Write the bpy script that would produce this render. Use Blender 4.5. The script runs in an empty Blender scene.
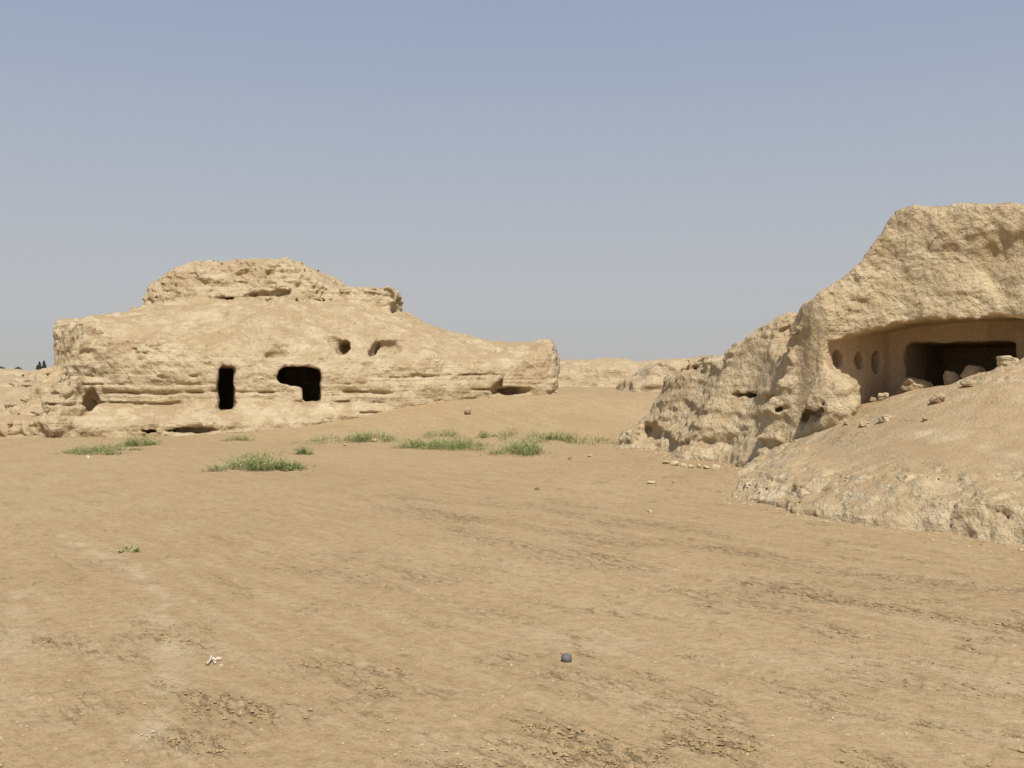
import bpy, math, random
import numpy as np

F32 = np.float32
rng = np.random.default_rng(7)
random.seed(7)
scene = bpy.context.scene
COL = scene.collection
CAM_H, FPX, HORIZON = 2.0, 1005.0, 375.0


def W(px, py, Y):
    """photo measurement at depth Y -> point in metres"""
    return np.array([(px - 512.0) / FPX * Y, Y, CAM_H + (HORIZON - py) / FPX * Y])


# ------------------------------------------------------------------ noise
_G = rng.normal(size=(256, 3)); _G = (_G / np.linalg.norm(_G, axis=1, keepdims=True)).astype(F32)
_P = rng.permutation(256).astype(np.int32); _P = np.concatenate([_P, _P, _P])


def perlin(x, y, z):
    x = np.asarray(x, F32); y = np.asarray(y, F32); z = np.asarray(z, F32)
    x, y, z = np.broadcast_arrays(x, y, z)
    xi = np.floor(x); yi = np.floor(y); zi = np.floor(z)
    fx = x - xi; fy = y - yi; fz = z - zi
    xi = xi.astype(np.int32) & 255; yi = yi.astype(np.int32) & 255; zi = zi.astype(np.int32) & 255
    u = fx * fx * fx * (fx * (fx * 6 - 15) + 10)
    v = fy * fy * fy * (fy * (fy * 6 - 15) + 10)
    w = fz * fz * fz * (fz * (fz * 6 - 15) + 10)
    out = 0
    for dx in (0, 1):
        px = _P[xi + dx]; wx = u if dx else 1 - u
        for dy in (0, 1):
            py = _P[px + yi + dy]; wy = v if dy else 1 - v
            for dz in (0, 1):
                g = _G[_P[py + zi + dz] & 255]; wz = w if dz else 1 - w
                out = out + (g[..., 0] * (fx - dx) + g[..., 1] * (fy - dy) + g[..., 2] * (fz - dz)) * (wx * wy * wz)
    return out * 1.6


def fbm(x, y, z, octaves=4, gain=0.5, lac=2.03):
    a, s, f = 1.0, 0, 1.0
    for i in range(octaves):
        s = s + a * perlin(x * f + 17.3 * i, y * f + 5.1 * i, z * f + 9.7 * i)
        a *= gain; f *= lac
    return s


def billow(x, y, z, octaves=3, gain=0.5):
    a, s, f = 1.0, 0, 1.0
    for i in range(octaves):
        s = s + a * (np.abs(perlin(x * f + 31.3 * i, y * f + 15.1 * i, z * f + 3.7 * i)) * 2 - 0.55)
        a *= gain; f *= 2.1
    return s


def sstep(t):
    t = np.clip(t, 0, 1)
    return t * t * (3 - 2 * t)


def smax(a, b, k):
    h = np.clip(0.5 + 0.5 * (a - b) / k, 0, 1)
    return b + (a - b) * h + k * h * (1 - h)


def smin(a, b, k):
    return -smax(-a, -b, k)


def curve(x, xs, ys):
    """smooth interpolation through measured stations"""
    xs = np.asarray(xs, float); ys = np.asarray(ys, float)
    m = np.gradient(ys, xs)
    i = np.clip(np.searchsorted(xs, x) - 1, 0, len(xs) - 2)
    h = xs[i + 1] - xs[i]
    t = np.clip((x - xs[i]) / h, 0, 1)
    # damped slopes
    m = m * 0.6
    return ((2 * t**3 - 3 * t**2 + 1) * ys[i] + (t**3 - 2 * t**2 + t) * h * m[i]
            + (-2 * t**3 + 3 * t**2) * ys[i + 1] + (t**3 - t**2) * h * m[i + 1])


def poly_sd(x, y, pts):
    """signed distance to a polygon (negative inside)"""
    x, y = np.broadcast_arrays(np.asarray(x, float), np.asarray(y, float))
    d = np.full(x.shape, 1e9); inside = np.zeros(x.shape, bool)
    n = len(pts)
    for i in range(n):
        ax, ay = pts[i]; bx, by = pts[(i + 1) % n]
        ex, ey = bx - ax, by - ay
        t = np.clip(((x - ax) * ex + (y - ay) * ey) / (ex * ex + ey * ey), 0, 1)
        d = np.minimum(d, (x - ax - t * ex) ** 2 + (y - ay - t * ey) ** 2)
        c = (ay > y) != (by > y)
        with np.errstate(divide='ignore', invalid='ignore'):
            xc = ex * (y - ay) / (ey if ey != 0 else 1e-9) + ax
        inside ^= c & (x < xc)
    d = np.sqrt(d)
    return np.where(inside, -d, d)


class Spline2:
    """thin plate surface through measured points"""
    def __init__(self, pts, lam=1e-3):
        p = np.asarray(pts, float); self.p = p[:, :2]; n = len(p)
        K = self._k(np.linalg.norm(self.p[:, None] - self.p[None], axis=2)) + lam * np.eye(n)
        Pm = np.c_[np.ones(n), self.p]
        A = np.block([[K, Pm], [Pm.T, np.zeros((3, 3))]])
        self.c = np.linalg.solve(A, np.r_[p[:, 2], 0, 0, 0])

    @staticmethod
    def _k(r):
        return np.where(r > 1e-9, r * r * np.log(np.maximum(r, 1e-9)), 0)

    def __call__(self, x, y):
        x, y = np.broadcast_arrays(np.asarray(x, float), np.asarray(y, float))
        s = self.c[-3] + self.c[-2] * x + self.c[-1] * y
        for (a, b), c in zip(self.p, self.c):
            s = s + c * self._k(np.sqrt((x - a) ** 2 + (y - b) ** 2))
        return s


# ------------------------------------------------------------------ mesh helpers
def mesh_from(name, co, faces, smooth=True):
    """faces: (n,3) or (n,4) int array"""
    me = bpy.data.meshes.new(name)
    co = np.asarray(co, F32); faces = np.asarray(faces, np.int32)
    n, k = faces.shape
    me.vertices.add(len(co)); me.vertices.foreach_set('co', co.ravel())
    me.loops.add(n * k); me.loops.foreach_set('vertex_index', faces.ravel())
    me.polygons.add(n); me.polygons.foreach_set('loop_start', np.arange(0, n * k, k, dtype=np.int32))
    me.update(calc_edges=True)
    me.polygons.foreach_set('use_smooth', np.full(n, smooth))
    me.validate()
    return me


def link(name, me, mat, parent=None):
    o = bpy.data.objects.new(name, me)
    COL.objects.link(o)
    if mat and me:
        me.materials.append(mat)
    if parent:
        o.parent = parent
        o.matrix_parent_inverse = parent.matrix_world.inverted()
    return o


def tag(o, label=None, category=None, group=None, kind=None):
    if label: o['label'] = label
    if category: o['category'] = category
    if group: o['group'] = group
    if kind: o['kind'] = kind
    return o


def empty(name, loc):
    o = bpy.data.objects.new(name, None)
    o.empty_display_size = 0.3
    o.location = loc
    COL.objects.link(o)
    o.matrix_world.translation = loc
    return o


def sub_part(name, me, mat, parent):
    o = bpy.data.objects.new(name, me)
    COL.objects.link(o)
    me.materials.append(mat)
    o.parent = parent
    base = parent
    off = np.zeros(3)
    while base is not None:
        off = off + np.array(base.location); base = base.parent
    o.location = (-off[0], -off[1], -off[2])      # mesh is written in world metres
    return o


class Field:
    """solid described on a voxel grid; negative inside"""
    def __init__(self, lo, hi, h):
        self.lo = np.array(lo, float); self.h = h
        self.n = [int(math.ceil((hi[i] - lo[i]) / h)) + 1 for i in range(3)]
        self.ax = [(lo[i] + h * np.arange(self.n[i])).astype(F32) for i in range(3)]
        self.X = self.ax[0][:, None, None]; self.Y = self.ax[1][None, :, None]; self.Z = self.ax[2][None, None, :]
        self.f = None
        self.lab = np.zeros(self.n, np.int8)

    def set(self, f):
        self.f = np.broadcast_to(f, self.n).astype(F32)

    def band(self, width, fn):
        """adds fn(x,y,z) to the field close to the surface"""
        idx = np.nonzero(np.abs(self.f) < width)
        x = self.ax[0][idx[0]]; y = self.ax[1][idx[1]]; z = self.ax[2][idx[2]]
        self.f[idx] += fn(x, y, z).astype(F32)

    def carve(self, lo, hi, fn, lab=0, k=0.06, rough=0.05, freq=2.2):
        sl = []
        for i in range(3):
            a = max(0, int((lo[i] - self.lo[i]) / self.h) - 1); b = min(self.n[i], int((hi[i] - self.lo[i]) / self.h) + 2)
            if a >= b: return
            sl.append(slice(a, b))
        x, y, z = self.ax[0][sl[0]][:, None, None], self.ax[1][sl[1]][None, :, None], self.ax[2][sl[2]][None, None, :]
        hgrid = fn(x, y, z)
        if rough:
            hgrid = hgrid + rough * fbm(x * freq, y * freq, z * freq, 3)
        sub = self.f[tuple(sl)]
        neg = -hgrid
        if lab:
            self.lab[tuple(sl)][(neg >= sub - 0.01)] = lab
        self.f[tuple(sl)] = smax(sub, neg, k) if k else np.maximum(sub, neg)

    def add(self, lo, hi, fn, k=0.1, rough=0.06, freq=2.0):
        self.f = -self.f
        lab = self.lab; self.lab = np.zeros(self.n, np.int8)
        self.carve(lo, hi, fn, 1, k, rough, freq)
        lab[self.lab == 1] = 0
        self.lab = lab
        self.f = -self.f

    def mesh(self):
        f = self.f
        s = f < 0
        nx, ny, nz = self.n
        c = np.zeros((nx - 1, ny - 1, nz - 1), np.int8)
        for i in (0, 1):
            for j in (0, 1):
                for k in (0, 1):
                    c += s[i:nx - 1 + i, j:ny - 1 + j, k:nz - 1 + k]
        act = (c > 0) & (c < 8)
        ci = np.argwhere(act)
        vid = np.full(act.shape, -1, np.int32); vid[act] = np.arange(len(ci))
        corners = np.array([(i, j, k) for i in (0, 1) for j in (0, 1) for k in (0, 1)])
        vals = np.stack([f[ci[:, 0] + a, ci[:, 1] + b, ci[:, 2] + d] for a, b, d in corners], 1)
        acc = np.zeros((len(ci), 3)); cnt = np.zeros(len(ci))
        for p in range(8):
            for q in range(p + 1, 8):
                if np.abs(corners[p] - corners[q]).sum() != 1: continue
                a, b = vals[:, p], vals[:, q]
                m = (a < 0) != (b < 0)
                t = np.where(m, a / np.where(m, a - b, 1), 0)
                acc += np.where(m[:, None], corners[p] + t[:, None] * (corners[q] - corners[p]), 0)
                cnt += m
        pos = self.lo + self.h * (ci + acc / cnt[:, None])
        quads = []
        for axis in range(3):
            sl0 = [slice(None)] * 3; sl1 = [slice(None)] * 3
            sl0[axis] = slice(0, -1); sl1[axis] = slice(1, None)
            a = s[tuple(sl0)]; b = s[tuple(sl1)]
            e = np.argwhere(a != b)
            u, v = (axis + 1) % 3, (axis + 2) % 3
            ok = (e[:, u] > 0) & (e[:, v] > 0) & (e[:, u] < self.n[u] - 1) & (e[:, v] < self.n[v] - 1)
            e = e[ok]
            inside_first = a[tuple(e.T)]
            def cell(du, dv):
                q = e.copy(); q[:, u] += du; q[:, v] += dv
                return vid[tuple(q.T)]
            Q = np.stack([cell(-1, -1), cell(0, -1), cell(0, 0), cell(-1, 0)], 1)
            Q[~inside_first] = Q[~inside_first][:, ::-1]
            quads.append(Q)
        quads = np.concatenate(quads)
        gi = np.clip(np.rint((pos - self.lo) / self.h).astype(int), 0, np.array(self.n) - 1)
        lab = self.lab[tuple(gi.T)]
        # keep the one connected body, drop loose specks
        l = np.arange(len(pos))
        e = np.concatenate([quads[:, [0, 1]], quads[:, [1, 2]], quads[:, [2, 3]], quads[:, [3, 0]]])
        while True:
            m = np.minimum(l[e[:, 0]], l[e[:, 1]])
            l2 = l.copy(); np.minimum.at(l2, e[:, 0], m); np.minimum.at(l2, e[:, 1], m)
            for _ in range(6): l2 = l2[l2]
            if np.array_equal(l, l2): break
            l = l2
        big = np.bincount(l).argmax()
        keep = l == big
        inv = np.cumsum(keep) - 1
        quads = inv[quads[keep[quads[:, 0]]]]
        return pos[keep], quads, lab[keep]


def split_parts(pos, quads, lab):
    """{label: (verts, faces)} by a face vote"""
    l = np.sort(lab[quads], axis=1)
    fl = np.where(l[:, 1] == l[:, 2], l[:, 1], l[:, 2])
    out = {}
    for k in np.unique(fl):
        q = quads[fl == k]
        used, inv = np.unique(q, return_inverse=True)
        out[int(k)] = (pos[used], inv.reshape(q.shape))
    return out


def ellipsoid(c, r, yaw=0.0, tilt=0.0):
    ca, sa = math.cos(yaw), math.sin(yaw); ct, st = math.cos(tilt), math.sin(tilt)
    def fn(x, y, z):
        X, Y, Z = x - c[0], y - c[1], z - c[2]
        a = X * ca + Y * sa; b = -X * sa + Y * ca
        a2 = a * ct + Z * st; Z2 = -a * st + Z * ct
        q = np.sqrt((a2 / r[0]) ** 2 + (b / r[1]) ** 2 + (Z2 / r[2]) ** 2)
        return (q - 1) * min(r)
    R = max(r) * 1.1 + 0.3
    return [c[i] - R for i in range(3)], [c[i] + R for i in range(3)], fn


def rbox(c, half, yaw=0.0, rad=0.08):
    ca, sa = math.cos(yaw), math.sin(yaw)
    def fn(x, y, z):
        X, Y, Z = x - c[0], y - c[1], z - c[2]
        a = np.abs(X * ca + Y * sa) - half[0] + rad; b = np.abs(-X * sa + Y * ca) - half[1] + rad
        d = np.abs(Z) - half[2] + rad
        a, b, d = np.broadcast_arrays(a, b, d)
        return np.sqrt(np.maximum(a, 0) ** 2 + np.maximum(b, 0) ** 2 + np.maximum(d, 0) ** 2) + np.minimum(np.maximum(a, np.maximum(b, d)), 0) - rad
    R = math.hypot(half[0], half[1]) + 0.3
    return [c[0] - R, c[1] - R, c[2] - half[2] - 0.3], [c[0] + R, c[1] + R, c[2] + half[2] + 0.3], fn


def ray_hit(fn, px, py, y0, y1, step=0.03):
    Y = np.arange(y0, y1, step)
    X = (px - 512) / FPX * Y; Z = CAM_H + (HORIZON - py) / FPX * Y
    v = fn(X, Y, Z)
    i = np.argmax(v < 0)
    return np.array([X[i], Y[i], Z[i]])


# ------------------------------------------------------------------ materials
def nodes(name):
    m = bpy.data.materials.new(name); m.use_nodes = True
    nt = m.node_tree; nt.nodes.clear()
    out = nt.nodes.new('ShaderNodeOutputMaterial')
    bs = nt.nodes.new('ShaderNodeBsdfPrincipled')
    bs.inputs['Roughness'].default_value = 0.95
    bs.inputs['Specular IOR Level'].default_value = 0.12
    nt.links.new(bs.outputs[0], out.inputs[0])
    return m, nt, bs


class NT:
    def __init__(self, nt):
        self.nt = nt
        self.pos = nt.nodes.new('ShaderNodeNewGeometry')
    def n(self, t, **kw):
        x = self.nt.nodes.new(t)
        for k, v in kw.items(): setattr(x, k, v)
        return x
    def l(self, a, b): self.nt.links.new(a, b)
    def coord(self, scale=(1, 1, 1), rot=(0, 0, 0)):
        m = self.n('ShaderNodeMapping'); m.inputs['Scale'].default_value = scale; m.inputs['Rotation'].default_value = rot
        self.l(self.pos.outputs['Position'], m.inputs[0]); return m.outputs[0]
    def noise(self, scale, detail=4, rough=0.55, vec=None, dist=0.0):
        x = self.n('ShaderNodeTexNoise'); x.inputs['Scale'].default_value = scale; x.inputs['Detail'].default_value = detail
        x.inputs['Roughness'].default_value = rough; x.inputs['Distortion'].default_value = dist
        self.l(vec if vec is not None else self.pos.outputs['Position'], x.inputs['Vector']); return x.outputs['Fac']
    def voro(self, scale, feature='F1', vec=None, rnd=1.0):
        x = self.n('ShaderNodeTexVoronoi', feature=feature); x.inputs['Scale'].default_value = scale
        x.inputs['Randomness'].default_value = rnd
        self.l(vec if vec is not None else self.pos.outputs['Position'], x.inputs['Vector']); return x.outputs['Distance']
    def ramp(self, fac, stops):
        r = self.n('ShaderNodeValToRGB'); e = r.color_ramp.elements
        while len(e) < len(stops): e.new(0.5)
        for i, (p, c) in enumerate(stops):
            e[i].position = p; e[i].color = (*c, 1) if len(c) == 3 else c
        self.l(fac, r.inputs[0]); return r.outputs[0]
    def rng(self, v, a, b, c=0.0, d=1.0):
        r = self.n('ShaderNodeMapRange'); r.inputs[1].default_value = a; r.inputs[2].default_value = b
        r.inputs[3].default_value = c; r.inputs[4].default_value = d
        self.l(v, r.inputs[0]); return r.outputs[0]
    def mix(self, fac, a, b, mode='MIX'):
        x = self.n('ShaderNodeMixRGB', blend_type=mode)
        for i, v in ((0, fac), (1, a), (2, b)):
            if isinstance(v, (int, float)): x.inputs[i].default_value = v
            elif isinstance(v, tuple): x.inputs[i].default_value = (*v, 1)
            else: self.l(v, x.inputs[i])
        return x.outputs[0]
    def math(self, op, a, b=0.0):
        x = self.n('ShaderNodeMath', operation=op)
        for i, v in ((0, a), (1, b)):
            if isinstance(v, (int, float)): x.inputs[i].default_value = v
            else: self.l(v, x.inputs[i])
        return x.outputs[0]
    def bump(self, height, strength, dist, prev=None, fac=None):
        b = self.n('ShaderNodeBump'); b.inputs['Strength'].default_value = strength; b.inputs['Distance'].default_value = dist
        self.l(height, b.inputs['Height'])
        if prev is not None: self.l(prev, b.inputs['Normal'])
        if fac is not None: self.l(self.math('MULTIPLY', fac, strength), b.inputs['Strength'])
        return b.outputs[0]
    def attr(self, name):
        a = self.n('ShaderNodeAttribute', attribute_name=name); return a.outputs['Fac']


def mud_material(name, pale, tan, dust, crumb=1.0, strata=0.5, fine=1.0, washed=1.0, cracks=0.3, flat=0.8, patch=0.3):
    m, nt, bs = nodes(name); N = NT(nt)
    big = N.noise(0.45, 5, 0.6)
    mid = N.noise(2.3, 6, 0.65, dist=0.4)
    base = N.mix(N.rng(mid, 0.32, 0.56), tan, pale)
    base = N.mix(N.rng(big, 0.46, 0.62, 0.0, 0.5), base, tan)
    wash = N.noise(1.0, 6, 0.62, vec=N.coord((0.9, 0.5, 0.55), (0, math.radians(-35), 0)), dist=0.8)
    base = N.mix(N.rng(wash, 0.50, 0.60, 0.0, 0.55 * washed), base, dust)
    # windblown dirt settled on faces that look upwards
    sx = N.n('ShaderNodeSeparateXYZ'); N.l(N.pos.outputs['Normal'], sx.inputs[0])
    up = N.math('ADD', sx.outputs['Z'], N.rng(N.noise(1.1, 5, 0.6), 0.3, 0.7, -patch, patch))
    base = N.mix(N.rng(up, 0.72, 0.95, 0.0, 0.8), base, dust)
    # laid courses show as thin tonal bands
    cv = N.coord((0.25, 0.25, 7.0))
    band = N.noise(1.0, 4, 0.6, vec=cv)
    base = N.mix(N.rng(band, 0.42, 0.62, 0.0, 0.4 * strata), base, tan)
    fn = N.noise(26, 4, 0.7)
    base = N.mix(1.0, base, N.ramp(fn, [(0.25, (0.72, 0.70, 0.67)), (0.5, (1.0, 1.0, 1.0)), (0.75, (1.14, 1.14, 1.14))]), 'MULTIPLY')
    N.l(base, bs.inputs['Base Color'])
    h1 = N.noise(7, 6, 0.68)
    v1 = N.voro(9, 'F1')
    v2 = N.voro(22, 'F1')
    crk = N.voro(1.7, 'DISTANCE_TO_EDGE', vec=N.mix(0.25, N.pos.outputs['Position'], N.n('ShaderNodeTexNoise').outputs['Color'], 'ADD'))
    b = N.bump(N.rng(crk, 0.0, 0.035), cracks, 0.06)
    steep = N.rng(sx.outputs['Z'], 0.97, 0.80, flat, 1.0)
    b = N.bump(h1, 0.8 * crumb, 0.10, b, steep)
    b = N.bump(v1, 0.55 * crumb, 0.05, b, steep)
    b = N.bump(v2, 0.4 * fine, 0.025, b)
    b = N.bump(band, 0.5 * strata, 0.12, b)
    b = N.bump(N.noise(60, 3, 0.7), 0.5 * fine, 0.012, b)
    N.l(b, bs.inputs['Normal'])
    return m


PALE = (0.530, 0.438, 0.290); TAN = (0.410, 0.312, 0.185); DUST = (0.362, 0.256, 0.146)
M_LEFT = mud_material('packed_mud', PALE, TAN, DUST, 0.8, 1.0, 0.8)
M_RIGHT = mud_material('crumbling_mud', (0.550, 0.446, 0.285), (0.440, 0.333, 0.190), DUST, 1.0, 0.25, 1.2, 0.35)
M_BANK = mud_material('crusted_earth', (0.555, 0.458, 0.302), (0.420, 0.315, 0.182), (0.330, 0.229, 0.124), 0.85, 0.6, 1.2, 0.0, 0.05, 0.25, 0.14)
M_FAR = mud_material('far_mud', (0.515, 0.425, 0.282), (0.42, 0.318, 0.190), (0.385, 0.285, 0.167), 1.0, 0.8, 0.5)
M_INNER = mud_material('bounce_lightened_mud', (0.60, 0.465, 0.305), (0.53, 0.40, 0.255), (0.42, 0.31, 0.18), 0.35, 0.3, 0.5)  # room mud, colour raised to stand in for light bounced off the floor


def plain_material(name, c1, c2, scale, rough=0.9, bump=0.4, bd=0.01):
    m, nt, bs = nodes(name); N = NT(nt)
    t = N.n('ShaderNodeTexCoord').outputs['Object']
    n = N.noise(scale, 5, 0.65, vec=t)
    N.l(N.mix(N.rng(n, 0.32, 0.68), c1, c2), bs.inputs['Base Color'])
    bs.inputs['Roughness'].default_value = rough
    N.l(N.bump(N.noise(scale * 2.5, 5, 0.7, vec=t), bump, bd), bs.inputs['Normal'])
    return m


M_STONE = plain_material('dry_mud_lump', (0.35, 0.26, 0.15), (0.45, 0.35, 0.215), 9, bump=0.7, bd=0.03)
M_PALE_STONE = plain_material('pale_mud_lump', (0.44, 0.35, 0.22), (0.53, 0.44, 0.30), 9, bump=0.6, bd=0.02)
M_CLOD = plain_material('soil_clod', (0.26, 0.175, 0.085), (0.40, 0.285, 0.15), 3, bump=0.5, bd=0.01)
M_GREY = plain_material('grey_stone', (0.085, 0.085, 0.088), (0.165, 0.163, 0.168), 40, 0.75, 0.4, 0.004)
M_DARK_CLOD = plain_material('dark_clod', (0.16, 0.11, 0.07), (0.24, 0.17, 0.11), 30)
M_WHITE = plain_material('white_scrap', (0.48, 0.43, 0.34), (0.60, 0.55, 0.45), 20, 0.5, 0.2, 0.004)
M_TRUNK = plain_material('bark', (0.10, 0.075, 0.05), (0.16, 0.12, 0.08), 4)


def leaf_material(name, c1, c2, c3):
    m, nt, bs = nodes(name); N = NT(nt)
    r = N.pos.outputs['Random Per Island']
    N.l(N.ramp(r, [(0.0, c1), (0.55, c2), (1.0, c3)]), bs.inputs['Base Color'])
    bs.inputs['Roughness'].default_value = 0.6
    bs.inputs['Specular IOR Level'].default_value = 0.3
    return m


M_WEED = leaf_material('weed_leaf', (0.14, 0.19, 0.055), (0.235, 0.275, 0.095), (0.43, 0.40, 0.18))
M_WEED_DRY = leaf_material('dry_weed_leaf', (0.19, 0.225, 0.075), (0.32, 0.32, 0.13), (0.50, 0.41, 0.21))
M_TREE = leaf_material('hazed_tree_leaf', (0.05, 0.07, 0.045), (0.075, 0.095, 0.06), (0.10, 0.12, 0.075))  # leaf tones lightened, distance haze mixed into the colour


def ground_material():
    m, nt, bs = nodes('bare_earth'); N = NT(nt)
    ang = math.radians(52)
    al = N.coord((1, 1, 1), (0, 0, ang))
    mp = N.n('ShaderNodeMapping'); mp.inputs['Scale'].default_value = (0.8, 4.5, 1)
    N.l(al, mp.inputs[0])
    streak = N.noise(1.0, 6, 0.6, vec=mp.outputs[0], dist=0.3)
    mp2 = N.n('ShaderNodeMapping'); mp2.inputs['Scale'].default_value = (4.0, 18.0, 2)
    N.l(al, mp2.inputs[0])
    fs = N.noise(1.0, 5, 0.65, vec=mp2.outputs[0], dist=0.5)
    big = N.noise(0.16, 5, 0.55)
    c = N.mix(N.rng(big, 0.38, 0.62), (0.392, 0.269, 0.142), (0.422, 0.300, 0.164))
    med = N.noise(1.1, 6, 0.65)
    c = N.mix(N.rng(med, 0.50, 0.66, 0, 0.5), c, (0.365, 0.252, 0.128))
    c = N.mix(N.rng(streak, 0.50, 0.68, 0, 0.6), c, (0.460, 0.345, 0.200))
    c = N.mix(N.rng(streak, 0.44, 0.30, 0, 0.6), c, (0.335, 0.228, 0.112))
    c = N.mix(N.rng(fs, 0.56, 0.72, 0, 0.4), c, (0.48, 0.36, 0.21))
    c = N.mix(N.rng(fs, 0.42, 0.28, 0, 0.5), c, (0.32, 0.215, 0.105))
    mp3 = N.n('ShaderNodeMapping'); mp3.inputs['Scale'].default_value = (6.0, 19.0, 6)
    N.l(al, mp3.inputs[0])
    fl = N.noise(1.0, 4, 0.7, vec=mp3.outputs[0], dist=0.6)
    scf = N.attr('scuff')
    c = N.mix(N.math('MULTIPLY', scf, 0.40), c, (0.315, 0.218, 0.116))
    churn_shade = N.math('MULTIPLY', N.math('ADD', N.math('MULTIPLY', scf, 0.92), 0.07), N.rng(fl, 0.53, 0.64))
    c = N.mix(churn_shade, c, (0.235, 0.163, 0.084))  # dark flecks: moist churned soil, plus shadows of clods and hollows painted in
    c = N.mix(N.math('MULTIPLY', scf, N.rng(fl, 0.44, 0.34, 0, 0.6)), c, (0.50, 0.375, 0.228))
    c = N.mix(N.attr('track'), c, (0.50, 0.382, 0.235))
    mot = N.noise(9, 5, 0.72)
    c = N.mix(1.0, c, N.ramp(mot, [(0.30, (0.80, 0.785, 0.76)), (0.5, (1.0, 1.0, 1.0)), (0.72, (1.13, 1.13, 1.12))]), 'MULTIPLY')
    mot2 = N.noise(30, 4, 0.75)
    c = N.mix(1.0, c, N.ramp(mot2, [(0.28, (0.76, 0.745, 0.72)), (0.45, (1.0, 1.0, 1.0)), (0.75, (1.10, 1.10, 1.10))]), 'MULTIPLY')
    fine = N.noise(90, 3, 0.7)
    c = N.mix(1.0, c, N.ramp(fine, [(0.25, (0.83, 0.82, 0.80)), (0.75, (1.14, 1.14, 1.14))]), 'MULTIPLY')
    # scattered pale grit
    g = N.voro(14, 'F1')
    gp = N.noise(1.3, 3, 0.6)
    c = N.mix(N.math('MULTIPLY', N.rng(g, 0.10, 0.05), N.rng(gp, 0.52, 0.62, 0, 0.7)), c, (0.58, 0.47, 0.33))
    c = N.mix(1.0, c, (0.915, 0.938, 0.962), 'MULTIPLY')
    N.l(c, bs.inputs['Base Color'])
    b = N.bump(fs, 0.45, 0.02)
    b = N.bump(N.math('MULTIPLY', churn_shade, -1.0), 0.8, 0.03, b)
    b = N.bump(mot, 0.7, 0.03, b)
    b = N.bump(mot2, 0.7, 0.012, b)
    b = N.bump(fine, 0.6, 0.006, b)
    N.l(b, bs.inputs['Normal'])
    return m


M_GROUND = ground_material()


# ------------------------------------------------------------------ ground height
TA = np.array([0.62, -0.785]); TB = np.array([0.785, 0.62])       # along / across the wheel marks


def ground_base(x, y):
    x = np.asarray(x, float); y = np.asarray(y, float)
    ramp = 1.30 * sstep((y - 29.5) / 11.0) * sstep((x + 11.5) / 9.0) * (1 - 0.75 * sstep((y - 62) / 60))
    ramp = ramp + 0.9 * sstep((y - 36) / 14.0) * sstep((-x - 12) / 6.0) * (1 - 0.8 * sstep((y - 62) / 60))
    und = 0.035 * perlin(x * 0.2, y * 0.2, 0.5) + 0.012 * perlin(x * 0.6, y * 0.6, 3.5)
    far = sstep((np.hypot(x, y) - 90) / 300)
    return ramp + und * (1 - far)


def track_lines():
    """wheel ruts: polylines on the ground (metres) with width and strength"""
    def g(pts): return [((px - 512) / FPX * (2010 / (py - 375)), 2010 / (py - 375)) for px, py in pts]
    return [
        (g([(400, 500), (470, 520), (560, 545), (700, 578), (860, 602), (1030, 628)]), 0.26, 0.9),
        (g([(520, 500), (600, 522), (700, 545), (830, 570), (1030, 592)]), 0.22, 0.7),
        (g([(340, 560), (470, 585), (620, 612), (760, 640), (930, 665), (1040, 672)]), 0.20, 0.45),
        (g([(60, 640), (200, 700), (360, 735), (520, 752), (660, 765)]), 0.20, 0.8),
        (g([(560, 672), (690, 700), (820, 735), (900, 768)]), 0.16, 0.7),
        (g([(300, 690), (420, 715), (560, 738), (700, 748), (860, 750)]), 0.18, 0.75),
    ]


def pale_lines():
    def g(pts): return [((px - 512) / FPX * (2010 / (py - 375)), 2010 / (py - 375)) for px, py in pts]
    return [
        (g([(60, 535), (120, 560), (155, 585), (168, 620), (172, 660), (160, 720), (130, 790)]), 0.10, 0.9),
        (g([(20, 590), (22, 620), (10, 650)]), 0.10, 0.6),
        (g([(560, 640), (700, 650), (850, 660), (1030, 690)]), 0.35, 0.35),
    ]


def line_dist(x, y, pts):
    d = np.full(x.shape, 1e9)
    for (ax, ay), (bx, by) in zip(pts[:-1], pts[1:]):
        ex, ey = bx - ax, by - ay
        t = np.clip(((x - ax) * ex + (y - ay) * ey) / (ex * ex + ey * ey), 0, 1)
        d = np.minimum(d, np.hypot(x - ax - t * ex, y - ay - t * ey))
    return d


def scuff_mask(X, Y):
    """how churned the soil is, 0..1"""
    A = X * TA[0] + Y * TA[1]; B = X * TB[0] + Y * TB[1]
    wob = 0.18 * perlin(X * 0.9, Y * 0.9, 11.0)
    mask = np.zeros(X.shape)
    for pts, w, s in track_lines():
        d = line_dist(X, Y, pts) + wob
        mask = np.maximum(mask, s * np.exp(-(d / w) ** 2))
        mask = np.maximum(mask, 0.6 * s * np.exp(-(np.abs(d - 0.55) / w) ** 2))
    mask = mask * sstep((fbm(A * 0.5, B * 1.3, 1.0, 4) + 0.20) / 0.45)
    return np.maximum(mask, 0.5 * sstep((fbm(A * 1.2 + 40, B * 3.2, 7.0, 4) - 0.34) / 0.3) * sstep((30 - Y) / 12) * (0.45 + 0.55 * sstep((X + 1.5) / 3.0))), wob


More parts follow.
